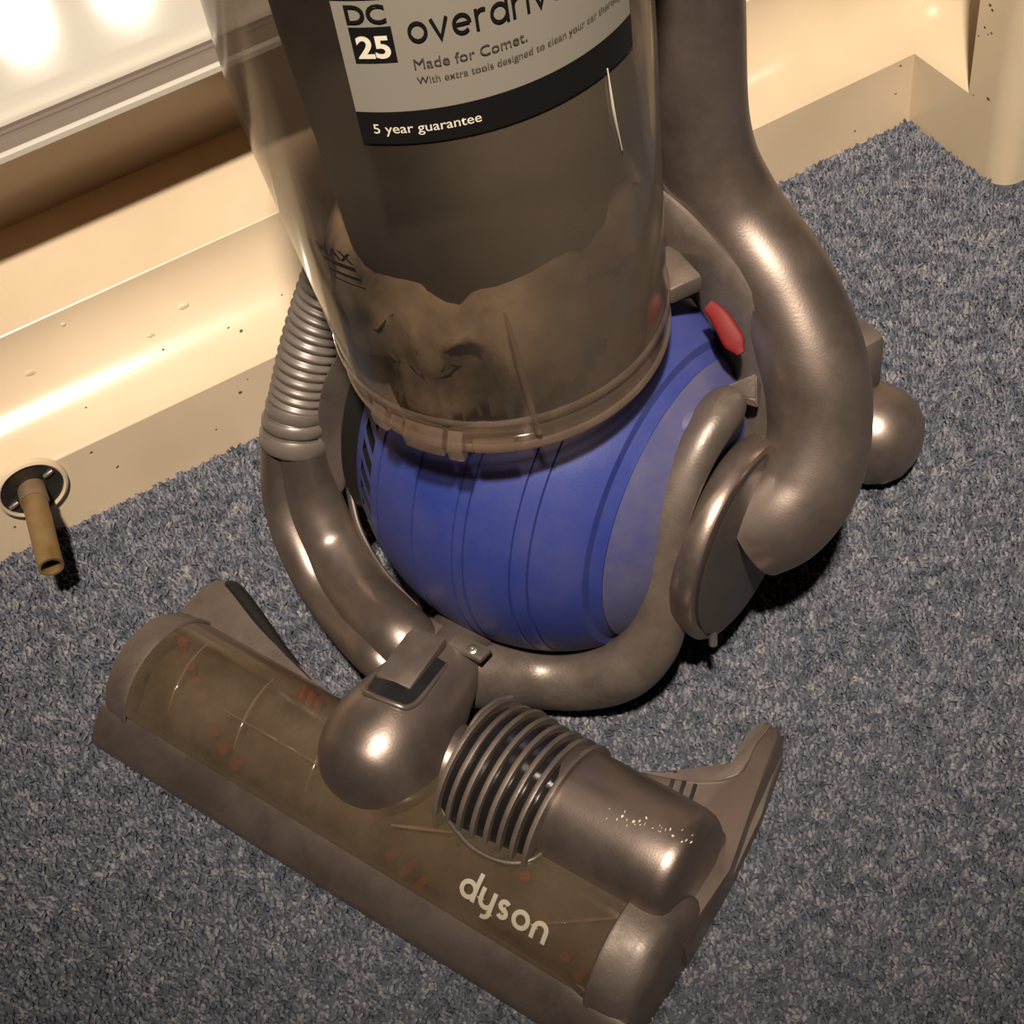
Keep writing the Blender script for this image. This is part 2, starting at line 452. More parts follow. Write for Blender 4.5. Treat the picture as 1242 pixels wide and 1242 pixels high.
# the room round the corner shown (plain shell, carries the lamps' light back)
def plane(name, pts, m):
    b = bmesh.new(); b.faces.new([b.verts.new(p) for p in pts]); return struct(name, b, m, smooth=False)
X0, X1, Y0, Y1, H = -2.4, 2.2, -2.4, 4.4, 2.5
plane('ceiling', ((X0, Y0, H), (X1, Y0, H), (X1, Y1, H), (X0, Y1, H)), 'room_white')
plane('wall_back', ((X0, Y1, 0), (X1, Y1, 0), (X1, Y1, H), (X0, Y1, H)), 'room_wall')
plane('wall_front', ((X0, Y0, 0), (X1, Y0, 0), (X1, Y0, H), (X0, Y0, H)), 'room_wall')
plane('wall_west', ((X0, Y0, 0), (X0, Y1, 0), (X0, Y1, H), (X0, Y0, H)), 'room_wall')
plane('wall_east', ((X1, Y0, 0), (X1, Y1, 0), (X1, Y1, H), (X1, Y0, H)), 'room_wall')

# skirting with a hollow moulding, its ledge and the toe recess behind
RC = .055
cove = [(0, -.01), (0, .0565), (-.0006, .0572)] + [(-RC * math.sin(t), .0570 + RC * (1 - math.cos(t))) for t in [math.radians(4 + 86 * k / 20) for k in range(21)]] + [(-RC - .0008, .1126)]
base = struct('baseboard_left', extrude_line(cove, -.25, .6895, W, mitre1=1), 'cream', angle=30)
ledge = struct('trim_1', extrude_line([(-RC - .0008, .1126), (-.150, .1126)], -.25, .75, W), 'cream')
struct('wall_left', extrude_line([(-.150, .1126), (-.150, .2180)], -.25, .75, W), 'cream')
# return of the skirting on the right, then the rounded post
def W2(a, d, z): return W(.6895 - d, a, z)      # a runs out into the room here
struct('baseboard_right', extrude_line(cove + [(-.09, .1126)], 0, .056, W2, mitre0=-1), 'cream_wall', angle=30)
pr = [(.6895, .056), (.6895, .079)] + [(.6895 + .016 * (1 - math.cos(t)), .079 + .018 * math.sin(t)) for t in [PI / 2 * k / 8 for k in range(1, 9)]] + [(1.1, .115)]
bm = bmesh.new()
A = [bm.verts.new(W(a, d, -.01)) for a, d in pr]; B = [bm.verts.new(W(a, d, .7)) for a, d in pr]
b0, b1 = bm.verts.new(W(.80, .056, -.01)), bm.verts.new(W(.80, .056, .7))
bm.faces.new((A[0], b0, b1, B[0]))
for i in range(len(pr) - 1): bm.faces.new((A[i], A[i + 1], B[i + 1], B[i]))
struct('trim_2', bm, 'cream_wall', angle=50)
def WB(a, d, z): return W(a, d - .056, z - .0375)
# white glossy board above the recess, with a lip and a rubber seam
bm = extrude_line([(-.02, .2545), (-.0005, .2548), (.0, .2556), (.0, .2590), (-.001, .2596), (-.0035, .2597)], -.25, .60, WB)
board = struct('trim_3', bm, 'white', angle=30)
sb = extrude_line([(-.0035, .2597), (-.0036, .2588), (-.0190, .2588), (-.0190, .2600), (-.0205, .2600), (-.0205, .2588), (-.0240, .2588), (-.0242, .2610)], -.25, .60, WB)
part('rubber_seam', sb, 'rubber', board, label='grey rubber seam')
bm = extrude_line([(-.0242, .2600), (-.0246, .2630), (-.0262, .2650), (-.0295, .2660), (-.034, .2664), (-.042, .2666), (-.95, .2666)], -.25, .60, WB)
part('panel', bm, 'white', board, angle=60)
struct('trim_4', extrude_line([(-.02, .2545), (-.096, .2545)], -.25, .60, WB), 'cream')
# lumps in the paint of the skirting
for a, d, z, r in ((.168, 58, 0, .0024), (.068, 60, 0, .0022), (.098, 80, 0, .0014), (.142, 50, 0, .0018)):
    d = -RC * math.sin(math.radians(d)); z = .057 + RC - math.sqrt(RC * RC - d * d)
    bm = bmesh.new(); bmesh.ops.create_icosphere(bm, subdivisions=2, radius=r)
    for v in bm.verts:
        v.co *= 1 + .35 * noise.noise(v.co * 600 + Vector((a * 90, 0, 0))); v.co.x *= 1.4
        v.co = W(a, d, z) + U * v.co.x + N * v.co.y * .45 + Vector((0, 0, v.co.z))
    part('paint_lump', bm, 'cream', base)

# dark specks of dirt on the paint of the skirting and the post
b = bmesh.new(); rs_ = random.Random(5)
def speck(p, u, v, n):
    r = rs_.uniform(.0005, .0013); vs_ = []
    for k in range(6):
        q = r * rs_.uniform(.6, 1.2); t = k * PI / 3; vs_.append(b.verts.new(p + u * q * math.cos(t) * 1.3 + v * q * math.sin(t) + n * .0001))
    c = b.verts.new(p + n * .0004)
    for k in range(6): b.faces.new((vs_[k], vs_[(k + 1) % 6], c))
for k in range(12): speck(W(rs_.uniform(.0, .28), .0, rs_.uniform(.008, .054)), U, Vector((0, 0, 1)), N)
for k in range(4): speck(W(rs_.uniform(.5, .68), .0, rs_.uniform(.01, .054)), U, Vector((0, 0, 1)), N)
for k in range(10): speck(W(.6895, rs_.uniform(.058, .078), rs_.uniform(.01, .16)), N, Vector((0, 0, 1)), -U)
for th_ in [math.radians(rs_.uniform(8, 40)) for k in range(8)]:
    n_ = N * math.sin(th_) + Vector((0, 0, math.cos(th_))); p_ = W(rs_.uniform(.01, .3), -RC * math.sin(th_), .057 + RC * (1 - math.cos(th_)))
    speck(p_, U, n_.cross(U), n_)
sp_ = part('dirt_specks', b, mat('dirt', (.10, .06, .03), 0, .9), base); sp_['kind'] = 'stuff'

# ------------------------------------------------------------------ brass pipe stub
pipe = thing('pipe_stub', 'short tarnished brass pipe stub poking out of the cream skirting', 'pipe', W(.038, .0, .046))
pm = Matrix(((U.x, N.x, 0), (U.y, N.y, 0), (0, 0, 1)))
def P3(a, d, z): return pm @ Vector((a, d, z))
def tube_bm(p, r0, r1, seg=28):
    bm = bmesh.new(); p = [Vector(x) for x in p]; t = (p[-1] - p[0]).normalized(); s = t.cross(Vector((0, 0, 1))).normalized(); v = s.cross(t)
    rings = []
    for (c, r) in [(p[0], r0), (p[-1], r0), (p[-1], r1), (p[0] + (p[-1] - p[0]) * .35, r1)]:
        rings.append([bm.verts.new(c + s * r * math.cos(2 * PI * k / seg) + v * r * math.sin(2 * PI * k / seg)) for k in range(seg)])
    for a_, b_ in zip(rings, rings[1:]):
        for k in range(seg): bm.faces.new((a_[k], a_[(k + 1) % seg], b_[(k + 1) % seg], b_[k]))
    bm.faces.new(rings[-1])
    return bm
d0 = Vector((-.0094, .065, -.001))
part('tube', tube_bm([P3(*(d0 * .14)), P3(*d0)], .0074, .0058), 'brass', pipe)
part('ferrule', tube_bm([P3(*(d0 * -.05)), P3(*(d0 * .2))], .0084, .0070), mat('dull_bronze', (.25, .16, .09), .6, .5, dust=(.2, .15, .1), dust_amt=.6, dust_scale=50), pipe, label='brown collar round the root of the pipe')
def disc(c, r, h, seg=40, rr=.001):
    bm = lathe([(0, 0), (r, 0), (r, h - rr), (r - rr, h), (0, h)], 'y', (0, 0, 0), seg)
    for v in bm.verts: v.co = P3(v.co.x + c[0], v.co.y + c[1], v.co.z + c[2])
    return bm
part('plate', disc((0, 0, 0), .0195, .0022), 'black', pipe, label='dark grimy round plate')
bm = lathe([(.0190, 0), (.0190, .0032), (.0200, .0038), (.0215, .0030), (.0222, 0)], 'y', (0, 0, 0), 40)
for v in bm.verts: v.co = P3(*v.co)
part('rim', bm, 'cream', pipe, label='cream painted rim')
for a_, z_ in ((.0125, .0065), (-.0135, -.005)):
    bm = sweep([P3(a_ - .003, .0026, z_ - .001), P3(a_ + .003, .0030, z_ + .001)], [.0014, .0016, .0012], n=3, seg=10); part('screw', bm, 'steel', pipe)

# ------------------------------------------------------------------ vacuum cleaner (x right, y back, z up, turned 43 degrees)
vac = thing('vacuum_cleaner', 'graphite upright vacuum cleaner with big blue ball and dusty clear bin', 'vacuum cleaner', (0, 0, 0), math.radians(-43))
XC = .007
# --- ball: a sphere on its side with grooves, truncated at the left
R = .1075; BC = (XC, .006, .1075)
grooves = [(-.0360, .0010, .0016), (-.0080, .0010, .0016), (.0165, .0007, .0010), (.0225, .0009, .0014), (.0455, .0008, .0014), (.0535, .0009, .0016), (.0785, .0030, .0032)]
prof = [(0, -.0640), (.060, -.0640), (.0780, -.0640)]
xs = sorted(set([round(-.0635 + .004 * k, 5) for k in range(42)] + [round(g + s * w_, 5) for g, w_, _ in grooves for s in (-1.15, -.8, 0, .8, 1.15)]))
for x in xs:
    if x > .101: continue
    r = math.sqrt(max(R * R - (x - XC) ** 2, 1e-9))
    for g, w_, dp in grooves:
        if abs(x - g) < w_: r -= dp
    if x > .0815: r = r * .985
    prof.append((r, x))
prof += [(.045, .1015), (0, .1015)]
prof = [(r, x - XC) for r, x in prof]
bm = lathe(prof, 'x', BC, 240)
ball = None
def baxis(v): return math.degrees(math.atan2(v.z - BC[2], v.y - BC[1])) % 360
# vent slots in the left band, pushed in and slanted
for k in range(-1, 7):
    fs = [f for f in bm.faces if -.0573 < f.calc_center_median().x < -.0423 and 0 < baxis(f.calc_center_median()) - (135.0 + 7.5 * k) < 4.5]
    if not fs: continue
    r2 = bmesh.ops.extrude_face_region(bm, geom=fs)
    for v in [g for g in r2['geom'] if isinstance(g, bmesh.types.BMVert)]:
        c = Vector((v.co.x, BC[1], BC[2])); v.co = c + (v.co - c) * .93
        for f in v.link_faces: f.material_index = 1
    bmesh.ops.delete(bm, geom=[f for f in fs if f.is_valid], context='FACES')

for v in bm.verts:
    if -.0635 < v.co.x < -.0365:
        t = math.radians(3.2) * (v.co.x + .0500) / .0075; y, z = v.co.y - BC[1], v.co.z - BC[2]
        v.co.y = BC[1] + y * math.cos(t) - z * math.sin(t); v.co.z = BC[2] + y * math.sin(t) + z * math.cos(t)
for f in bm.faces:
    if f.calc_center_median().x > .0815: f.material_index = 2
ball = part('ball', bm, 'blue', vac, mats=['void', 'blue_dusty'], angle=32)
part('side_cap', lathe([(0, -.083), (.062, -.083), (.072, -.0815), (.076, -.078), (.077, -.0642), (0, -.0642)], 'x', (0, BC[1], BC[2]), 64), 'void', ball, label='black left side cap')
bm = sweep([(.078, -.004, .1725), (.09, .004, .1715), (.1, .010, .170)], [.002, .0075, .006, .003], [.002, .005, .005, .003])
part('screw_boss', bm, 'blue_dusty', ball, label='dusty screw boss')
bm = lathe([(0, .0), (.0032, .0), (.0036, .0012), (.0018, .0014), (.0014, .0006), (0, .0006)], 'z', (.0945, .0125, .1755), 16); part('screw', bm, 'dark_grey', ball)

# --- yoke
yoke = part('yoke', sweep([(-.012, -.112, .050), (.012, -.104, .042), (.04, -.0835, .030), (.065, -.0725, .0325), (.086, -.0625, .0480), (.0975, -.0520, .0720), (.1005, -.0470, .1020), (.1000, -.0400, .1290), (.0995, -.0270, .1500), (.0990, -.0100, .1640), (.0985, .0060, .1700), (.0982, .0190, .1700), (.0982, .0250, .1680), (.0982, .0275, .1670)],
                         [.020, .018, .0155, .0150, .0150, .0115, .0055, .0045, .0060, .0095, .0125, .0125, .0090, .0030], [.024, .022, .0190, .0180, .0170, .0150, .0105, .0085, .0085, .0095, .0105, .0105, .0080, .0030], up=(0, 0, 1), seg=36), 'graphite_dusty', vac)
bm = sweep([(-.008, -.1150, .0580), (-.022, -.1130, .0640), (-.055, -.1000, .0590), (-.083, -.0866, .0638), (-.097, -.0790, .0790), (-.105, -.0715, .0990), (-.108, -.0660, .1200)],
           [.018, .0180, .0178, .0172, .0160, .0150, .0140], seg=32)
part('intake_pipe', bm, 'graphite', yoke, label='thick bronze grey air pipe of the left arm')
bm = sweep([(-.012, -.1300, .0560), (-.025, -.1270, .0600), (-.055, -.1150, .0520), (-.083, -.1035, .0535), (-.104, -.0925, .0685), (-.116, -.0820, .0885), (-.1190, -.0715, .1180)],
           [.010, .0120, .0125, .0128, .0130, .0125, .0108], seg=28)
part('outer_shell', bm, 'graphite', yoke, label='outer shell strip along the left arm')
bm = sweep([(-.02, -.0960, .0620), (-.05, -.0865, .0640), (-.075, -.0735, .0720), (-.091, -.0580, .0850), (-.098, -.048, .1000)], [.0022] * 5, [.0085] * 5, seg=14)
part('inner_rim', bm, 'graphite_dusty', yoke)
bm = sweep([(-.03, -.083, .050), (-.055, -.072, .057), (-.075, -.060, .066), (-.085, -.05, .075)], [.002] * 4, [.010] * 4, seg=14)
part('guard_strip', bm, 'graphite_dusty', yoke)
# cover disc on the right axle
part('axle_cover', lathe([(0, .1035), (.045, .1035), (.0520, .1045), (.0545, .1075), (.0550, .1160), (.0535, .1182), (.050, .1190), (0, .1195)], 'x', (0, .004, .0985), 72), 'graphite', yoke)
bm = lathe([(0, .1192), (.0490, .1192), (.0500, .1200), (.048, .1206), (0, .1210)], 'x', (0, .004, .0985), 72); part('cover_face', bm, 'dark_grey', yoke, label='dark flat face of the axle cover')
bm = sweep([(.1205, -.034, .066), (.1215, -.036, .060)], [.0022] * 3, n=3, seg=10); part('rivet', bm, 'steel', yoke)
# flat grey bar beside the hose
rot = (Vector((-.1, -.0701, .0925)) - Vector((-.085, -.0425, .1667))).to_track_quat('Z', 'X').to_matrix()
part('stand_bar', sweep([(-.082, -.0380, .174), (-.0860, -.046, .156), (-.0905, -.0555, .130), (-.0960, -.066, .100), (-.0975, -.070, .090)], [.0065, .0100, .0110, .0110, .009], [.0030] * 5, up=(.445, -.36, .59), seg=20, sq=4), 'graphite', yoke, label='flat grey bar between hose and ball')

# --- internal hose
hp = [(-.1130, -.0650, .1190), (-.1135, -.0600, .1300), (-.1120, -.0520, .1450), (-.1100, -.0420, .1620), (-.1070, -.0315, .1790), (-.103, -.022, .195), (-.097, -.012, .215)]
path = catmull(hp, 30); m_ = len(path)
rad = []
for i in range(m_):
    t = i / (m_ - 1)
    rad.append(.0152 + .0018 * (0.5 - .5 * math.cos(2 * PI * t * 23)) ** .6 if t > .17 else .0165)
hose = part('ribbed_hose', sweep(path, rad, seg=32, raw=True), 'hose', vac, label='short ribbed grey hose')
def ring(p, t, r, h, name):
    t = Vector(t).normalized(); p = Vector(p)
    part(name, sweep([p - t * h * .5, p - t * h * .3, p + t * h * .3, p + t * h * .5], [r * .94, r, r, r * .94], raw=True, seg=36), 'hose', hose)
tt = (-.0005, .006, .0125)
ring((-.1132, -.0645, .1200), tt, .0195, .010, 'cuff')
ring((-.1132, -.0605, .1295), tt, .0185, .007, 'cuff')
ring((-.1130, -.0570, .1365), tt, .0172, .008, 'cuff')
bm = sweep([(-.112, -.006, .203), (-.106, -.010, .222), (-.10, -.012, .235)], [.004, .006, .006], seg=14); part('hose_clip', bm, 'dark_grey', hose)

# --- duct on the right
bm = sweep([(.043, .090, .560), (.043, .090, .420), (.0440, .090, .330), (.0460, .090, .262), (.0610, .0880, .2250), (.0940, .0800, .1960), (.1195, .0660, .1680), (.1305, .0515, .1400), (.1325, .0360, .1210), (.1270, .0220, .1090), (.1165, .0145, .1010)],
           [.0245, .0245, .0245, .0250, .0265, .0270, .0270, .0270, .0275, .0285, .0290], seg=40, n=8)
duct = part('air_duct', bm, 'graphite', vac, label='thick curved bronze grey air duct')
# dusty flange running along the inside of the duct
bm = sweep([(.030, .066, .235), (.050, .063, .222), (.078, .060, .195), (.098, .051, .168), (.108, .038, .142), (.112, .022, .122)], [.004, .006, .006, .006, .006, .004], [.016, .020, .022, .022, .020, .016], seg=18)
part('duct_flange', bm, 'graphite_dusty', duct, label='dust covered flange')
part('catch', sweep([(.079, .0400, .2110), (.086, .0385, .2080), (.095, .0345, .2015), (.101, .0315, .1975)], [.0010, .0018, .0026, .0022, .0010], [.003, .004, .005, .005, .002], seg=14, up=(0, 1, 1), sq=3), 'red', duct, label='red release catch')
bm = bmesh.new()
for p in [(.094, .024, .178), (.110, .030, .172), (.106, .037, .182), (.095, .024, .172), (.111, .030, .166), (.107, .041, .17)]: bm.verts.new(p)
bmesh.ops.convex_hull(bm, input=bm.verts[:]); bmesh.ops.bevel(bm, geom=bm.edges[:], offset=.0008, segments=2, affect='EDGES')
part('wedge', bm, 'graphite_dusty', duct)
bm = box((.056, .046, .216), (.028, .018, .010), Matrix.Rotation(-.5, 3, 'Z'), .002); part('bin_bracket', bm, 'graphite_dusty', duct)
part('shadow_wand', sweep([(.085, .073, .470), (.085, .073, .70), (.083, .077, 1.02)], [.0075] * 3, seg=24), 'graphite', duct)  # out of view; added to cast a stripe of shadow on the skirting
# body above and behind the ball
part('spine', sweep([(.0, .095, .115), (.0, .098, .20), (.0, .092, .30), (.0, .092, .56)], [.045, .040, .032, .032], [.018, .018, .016, .016], up=(0, 1, 0), sq=3), 'dark_grey', vac)

# --- stabiliser foot at the back right
legb = sweep([(.02, .105, .10), (.06, .125, .085), (.095, .150, .080)], [.016, .015, .013], sq=3); part('stand_arm', legb, 'dark_grey', vac)
bm = box((.0985, .158, .075), (.024, .030, .042), Matrix.Rotation(-.4, 3, 'Z'), .005); stb = part('stand_block', bm, 'graphite_dusty', vac)
bm = bmesh.new(); pr_ = []
for k in range(15):
    t = k / 14; pr_.append((.0285 * (math.sin(PI * (.04 + .96 * t) / 1.0) ** .55) if t < .999 else 0, -.024 + .054 * t))
pr_ = [(0, -.022), (.020, -.022), (.0255, -.018), (.0278, -.008), (.0282, .002), (.0270, .012), (.0235, .020), (.0175, .026), (.0095, .0295), (0, .0305)]
part('stabiliser_wheel', lathe([(r_ * 1.06, t_ * 1.08) for r_, t_ in pr_], 'x', (.1125, .153, .0300), 48), 'graphite', vac, label='rounded graphite stabiliser wheel')

# --- dust bin
def bc(z): return (XC, -.020 - .060 * (min(max(z - .217, 0), .155)), 0)
def br(z): return .0747 + .048 * min(max(z - .217, 0), .155)
pz = [.217 + .0105 * k for k in range(27)]
prof = [(br(z), z) for z in pz]
bm = lathe(prof, 'z', seg=96, shift=bc)
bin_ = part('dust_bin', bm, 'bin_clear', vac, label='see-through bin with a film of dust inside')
part('bin_floor', lathe([(0, .2215), (.0700, .2215), (.0725, .2195), (.0745, .2170), (.0752, .2150), (.0742, .2135), (.0700, .2145), (0, .2150)], 'z', (XC, -.020, 0), 96), 'clear_edge', bin_, label='clear hinged bin floor')
part('base_rim', lathe([(br(.234) + .0004, .2325), (br(.235) + .0014, .2340), (br(.236) + .0014, .2360), (br(.2375) + .0004, .2375)], 'z', seg=96, shift=bc), 'clear_edge', bin_)
part('lower_bead', lathe([(.0750, .2160), (.0760, .2168), (.0762, .2185), (.0755, .2200), (.0750, .2205)], 'z', (XC, -.020, 0), 96), 'clear_edge', bin_)
def cone(ang, z, e=.0006):
    c = bc(z); r = br(z) + e; a = math.radians(ang)
    return (c[0] + r * math.sin(a), c[1] - r * math.cos(a), z)
bm = sweep([cone(44.3, .3050, .0002), cone(44.8, .283, .0006), cone(45.5, .255, .0010), cone(46.3, .226, .0012)], [.0006, .0013, .0016, .0018, .0016], [.0006, .0012, .0014, .0014, .0012], seg=12)
part('moulded_rib', bm, 'clear_edge', bin_)
# latch of the bin floor
for a0, a1, z0, z1, t_ in ((-14, -8, .214, .232, .004), (-6, -1, .216, .229, .003), (1, 15, .214, .231, .0055), (16.5, 21.5, .213, .230, .006), (24, 38, .2150, .2245, .0022)):
    b = bmesh.new(); n_ = 5; V0 = []
    for k in range(n_ + 1):
        a = a0 + (a1 - a0) * k / n_
        V0.append([b.verts.new(cone(a, z0, -.001)), b.verts.new(cone(a, z0 + .0015, t_)), b.verts.new(cone(a, (z0 + z1) / 2, t_ * 1.1)), b.verts.new(cone(a, z1, -.001))])
    for A_, B_ in zip(V0, V0[1:]):
        for k in range(4): b.faces.new((A_[k], A_[(k + 1) % 4], B_[(k + 1) % 4], B_[k]))
    b.faces.new(V0[0]); b.faces.new(V0[-1])
    bmesh.ops.bevel(b, geom=[e for e in b.edges], offset=.0006, segments=1, affect='EDGES')
    part('latch_piece', b, 'clear_edge', bin_, angle=25)
# what is inside: the cyclone shroud and the fluff
part('cyclone_shroud', lathe([(0, .262), (.030, .262), (.048, .270), (.056, .290), (.0560, .330), (.0585, .400), (.061, .496), (0, .496)], 'z', seg=64, shift=bc), 'shroud', bin_, label='dark brown core inside the bin')
bm = lathe([(0, .2225), (.069, .2225), (.0720, .236), (.0735, .252), (.0740, .268), (.0725, .282), (.0680, .292), (.0600, .298), (.045, .298), (0, .298)], 'z', (XC, -.020, 0), 72)
bmesh.ops.subdivide_edges(bm, edges=[e for e in bm.edges if e.calc_length() > .006], cuts=3)
for v in bm.verts:
    d = Vector((v.co.x - XC, v.co.y + .02, 0)); k = noise.noise(v.co * 34) * .9 + noise.noise(v.co * 90) * .35
    if v.co.z > .226: v.co.z += k * .022 * min(1, (v.co.z - .226) / .03)
    if d.length > .01: v.co -= d.normalized() * max(0, .002 + k * .014)
fl = part('dust_heap', bm, 'dust_fluff', bin_, label='heap of brown fluff in the bin', angle=180); fl['kind'] = 'stuff'
# label
def patch(a0, a1, zf0, zf1, e, na=36, nz=2):
    b = bmesh.new(); g = []
    for i in range(na + 1):
        a = a0 + (a1 - a0) * i / na
        g.append([b.verts.new(cone(a, zf0 + (zf1 - zf0) * j / nz, e)) for j in range(nz + 1)])
    for i in range(na):
        for j in range(nz): b.faces.new((g[i][j], g[i + 1][j], g[i + 1][j + 1], g[i][j + 1]))
    return b
LA, LZ = 4.5, .0035
part('label_sheet', patch(15 + LA, 91 + LA, .3905 + LZ, .4480 + LZ, .0005, nz=4), 'label', bin_, label='silver printed label')
part('label_band', patch(15 + LA, 91 + LA, .3903 + LZ, .4035 + LZ, .0007), 'ink', bin_, label='black band along the foot of the label')
part('label_band', patch(15 + LA, 91 + LA, .4460 + LZ, .4560 + LZ, .0007), 'ink', bin_)
part('number_box', patch(17.9 + LA, 27.6 + LA, .4228 + LZ, .4362 + LZ, .0007, 8), 'ink', bin_)
def on_bin(bm, a0, z0, m, e, name='lettering', label=None):
    r = br(z0)
    part(name, wrap(bm, lambda x, y: cone(a0 + math.degrees(x / r), z0 + y, e)), m, bin_, smooth=False, label=label)
def font(txt, a0, a1, z0, m, e, bold=0., hmul=1.0, label=None):
    b, wd = text_mesh(txt, 1.0, bold); z0 += LZ if txt != 'MAX' else 0; a0 += LA if txt != 'MAX' else 0; a1 += LA if txt != 'MAX' else 0; r = br(z0); L_ = math.radians(a1 - a0) * r; s = L_ / wd
    for v in b.verts: v.co.x *= s; v.co.y *= s * hmul
    on_bin(b, a0, z0, m, e, label=label)
font('DC', 17.9, 27.0, .4378, 'ink', .0009, .02, label='large black capital letters')
font('25', 19.0, 26.6, .4250, 'ink_white', .0010, .03, label='white figures in the black box')
b, wd = stroke_word('overdrive', .175, .18)
for v in b.verts: v.co.x *= .0063; v.co.y *= .0079
on_bin(b, 31.0 + LA, .4292 + LZ, 'ink', .0009, label='large black lower-case word')
font('Made for Comet.', 31.0, 57.5, .4196, 'ink_grey', .0009, .0, label='grey words under the large word')
font('With extra tools designed to clean your car thoroughly.', 31.0, 90.0, .4140, 'ink_grey', .0009, .0, label='small grey line of words')
font('5 year guarantee', 18.5, 44.0, .3950, 'ink_white', .0010, .004, label='white words 5 year guarantee')
# fill mark
font('MAX', -7.5, 5.0, .3295, 'ink', .0008, .03, label='black word MAX')
for z_, h_, a_ in ((.3252, .0026, 0), (.3200, .0020, .6), (.3160, .0010, 1.0)):
    part('fill_line', patch(-6.5 + a_, 4.9 + a_, z_, z_ + h_, .0008, 8), 'ink', bin_)
# scuff marks on the bin
bm = sweep([cone(84, .395, .0008), cone(85, .375, .0008), cone(87, .356, .0008)], [.0003, .0007, .0007, .0003], [.0002] * 4, seg=6); part('scratch', bm, 'ink_white', bin_)
# cyclone top (above the picture)
part('cyclone_top', lathe([(.091, .482), (.094, .486), (.094, .500), (.088, .510), (.086, .560), (.07, .580), (0, .584)], 'z', seg=64, shift=lambda z: bc(.49)), 'graphite', vac)

# --- cleaner head
TY, TZ, TR = -.180, .017, .037
def tube_x(x0, x1, r, a0, a1, seg=40, nx=24, thick=0):
    b = bmesh.new(); g = []
    for i in range(nx + 1):
        x = x0 + (x1 - x0) * i / nx
        g.append([b.verts.new((x, TY + r * math.cos(math.radians(a0 + (a1 - a0) * k / seg)), TZ + r * math.sin(math.radians(a0 + (a1 - a0) * k / seg)))) for k in range(seg + 1)])
    for i in range(nx):
        for k in range(seg): b.faces.new((g[i][k], g[i + 1][k], g[i + 1][k + 1], g[i][k + 1]))
    return b
# sole plate with the two rear toes
out = [(-.158, -.222), (.168, -.222), (.180, -.190), (.180, -.120), (.176, -.085), (.1690, -.050), (.1625, -.0455), (.1560, -.050), (.1520, -.062), (.1545, -.076), (.140, -.090), (.120, -.100), (.06, -.118), (.02, -.142), (-.03, -.146), (-.062, -.1405), (-.09, -.134), (-.118, -.1235), (-.143, -.1160), (-.154, -.1180), (-.158, -.126), (-.158, -.150)]
head = part('cleaner_head', prism(out, .003, .013, .002), 'graphite_dusty', vac, label='flat sole plate of the cleaner head')
toeL = smooth_poly([(-.152, -.160), (-.157, -.135), (-.156, -.122), (-.149, -.1165), (-.139, -.1170), (-.116, -.1255), (-.088, -.1360), (-.05, -.1450), (-.02, -.150), (-.03, -.165), (-.09, -.165)], 3)
part('rear_toe', prism(toeL, .006, lambda x, y: .0275 + max(0, -.1 - x) * .06, .0022, segs=2), 'graphite_dusty', head)
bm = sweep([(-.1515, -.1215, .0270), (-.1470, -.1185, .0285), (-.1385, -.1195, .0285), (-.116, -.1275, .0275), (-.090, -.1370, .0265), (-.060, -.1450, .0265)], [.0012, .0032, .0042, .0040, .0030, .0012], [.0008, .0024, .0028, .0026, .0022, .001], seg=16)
part('toe_shade', bm, 'void', head, label='dark strip painting the shade of the hollow along the rear toe')  # raised black strip, painted in for the shade of the toe's hollow
toeR = [(.112, -.115), (.120, -.098), (.1420, -.0875), (.1575, -.0750), (.1530, -.0585), (.1560, -.0480), (.1620, -.0440), (.1680, -.0480), (.1735, -.090), (.181, -.125), (.183, -.17), (.15, -.16)]
part('rear_toe', prism(toeR, .006, .028, .003, segs=3), 'graphite', head)
for k in range(3):
    part('slot', box((.1335 + .006 * k, -.0985 - .0005 * k, .0282), (.0020, .012, .0012), Matrix.Rotation(.25, 3, 'Z'), .0004), 'black', head)
part('toe_pad', prism(smooth_poly([(.118, -.102), (.139, -.0905), (.1545, -.0785), (.1515, -.060), (.1545, -.0495), (.1600, -.0455), (.159, -.060), (.160, -.079), (.144, -.093)], 4), .02, .0295, .001), 'graphite_dusty', head)
# front lip: sloping strip with a rounded foot
lipp = [(-.2080, .0260), (-.2110, .0275), (-.2140, .0265), (-.2275, .0160), (-.2300, .0120), (-.2300, .0070), (-.2275, .0040), (-.2150, .0035)]
b = bmesh.new(); rows = []
for x, s0 in ((-.1560, 0), (-.1545, 0), (-.1400, .0), (-.1230, .006), (0, .006), (.140, .006), (.1545, 0), (.1760, 0), (.1785, 0)):
    rows.append([b.verts.new((x, y - (0.0 if s0 else (.0035 if k < 3 else 0)), z)) for k, (y, z) in enumerate(lipp)])
for A_, B_ in zip(rows, rows[1:]):
    for k in range(len(lipp) - 1): b.faces.new((A_[k], A_[k + 1], B_[k + 1], B_[k]))
b.faces.new(rows[0]); b.faces.new(rows[-1])
part('front_lip', b, 'graphite', head, angle=35, label='long sloping front lip')
# end caps of the brush tube
part('end_cap', lathe([(0, -.1560), (.0290, -.1560), (.0345, -.1545), (.0365, -.1510), (.0372, -.1400), (.0382, -.1395), (.0384, -.1375), (.0372, -.1365)], 'x', (0, TY, TZ), 64), 'graphite_dusty', head)
part('end_cap', lathe([(.0372, .1560), (.0384, .1570), (.0384, .1590), (.0378, .1600), (.0370, .1700), (.0355, .1760), (.0320, .1795), (.0260, .1810), (0, .1815)], 'x', (0, TY, TZ), 64), 'graphite_dusty', head)
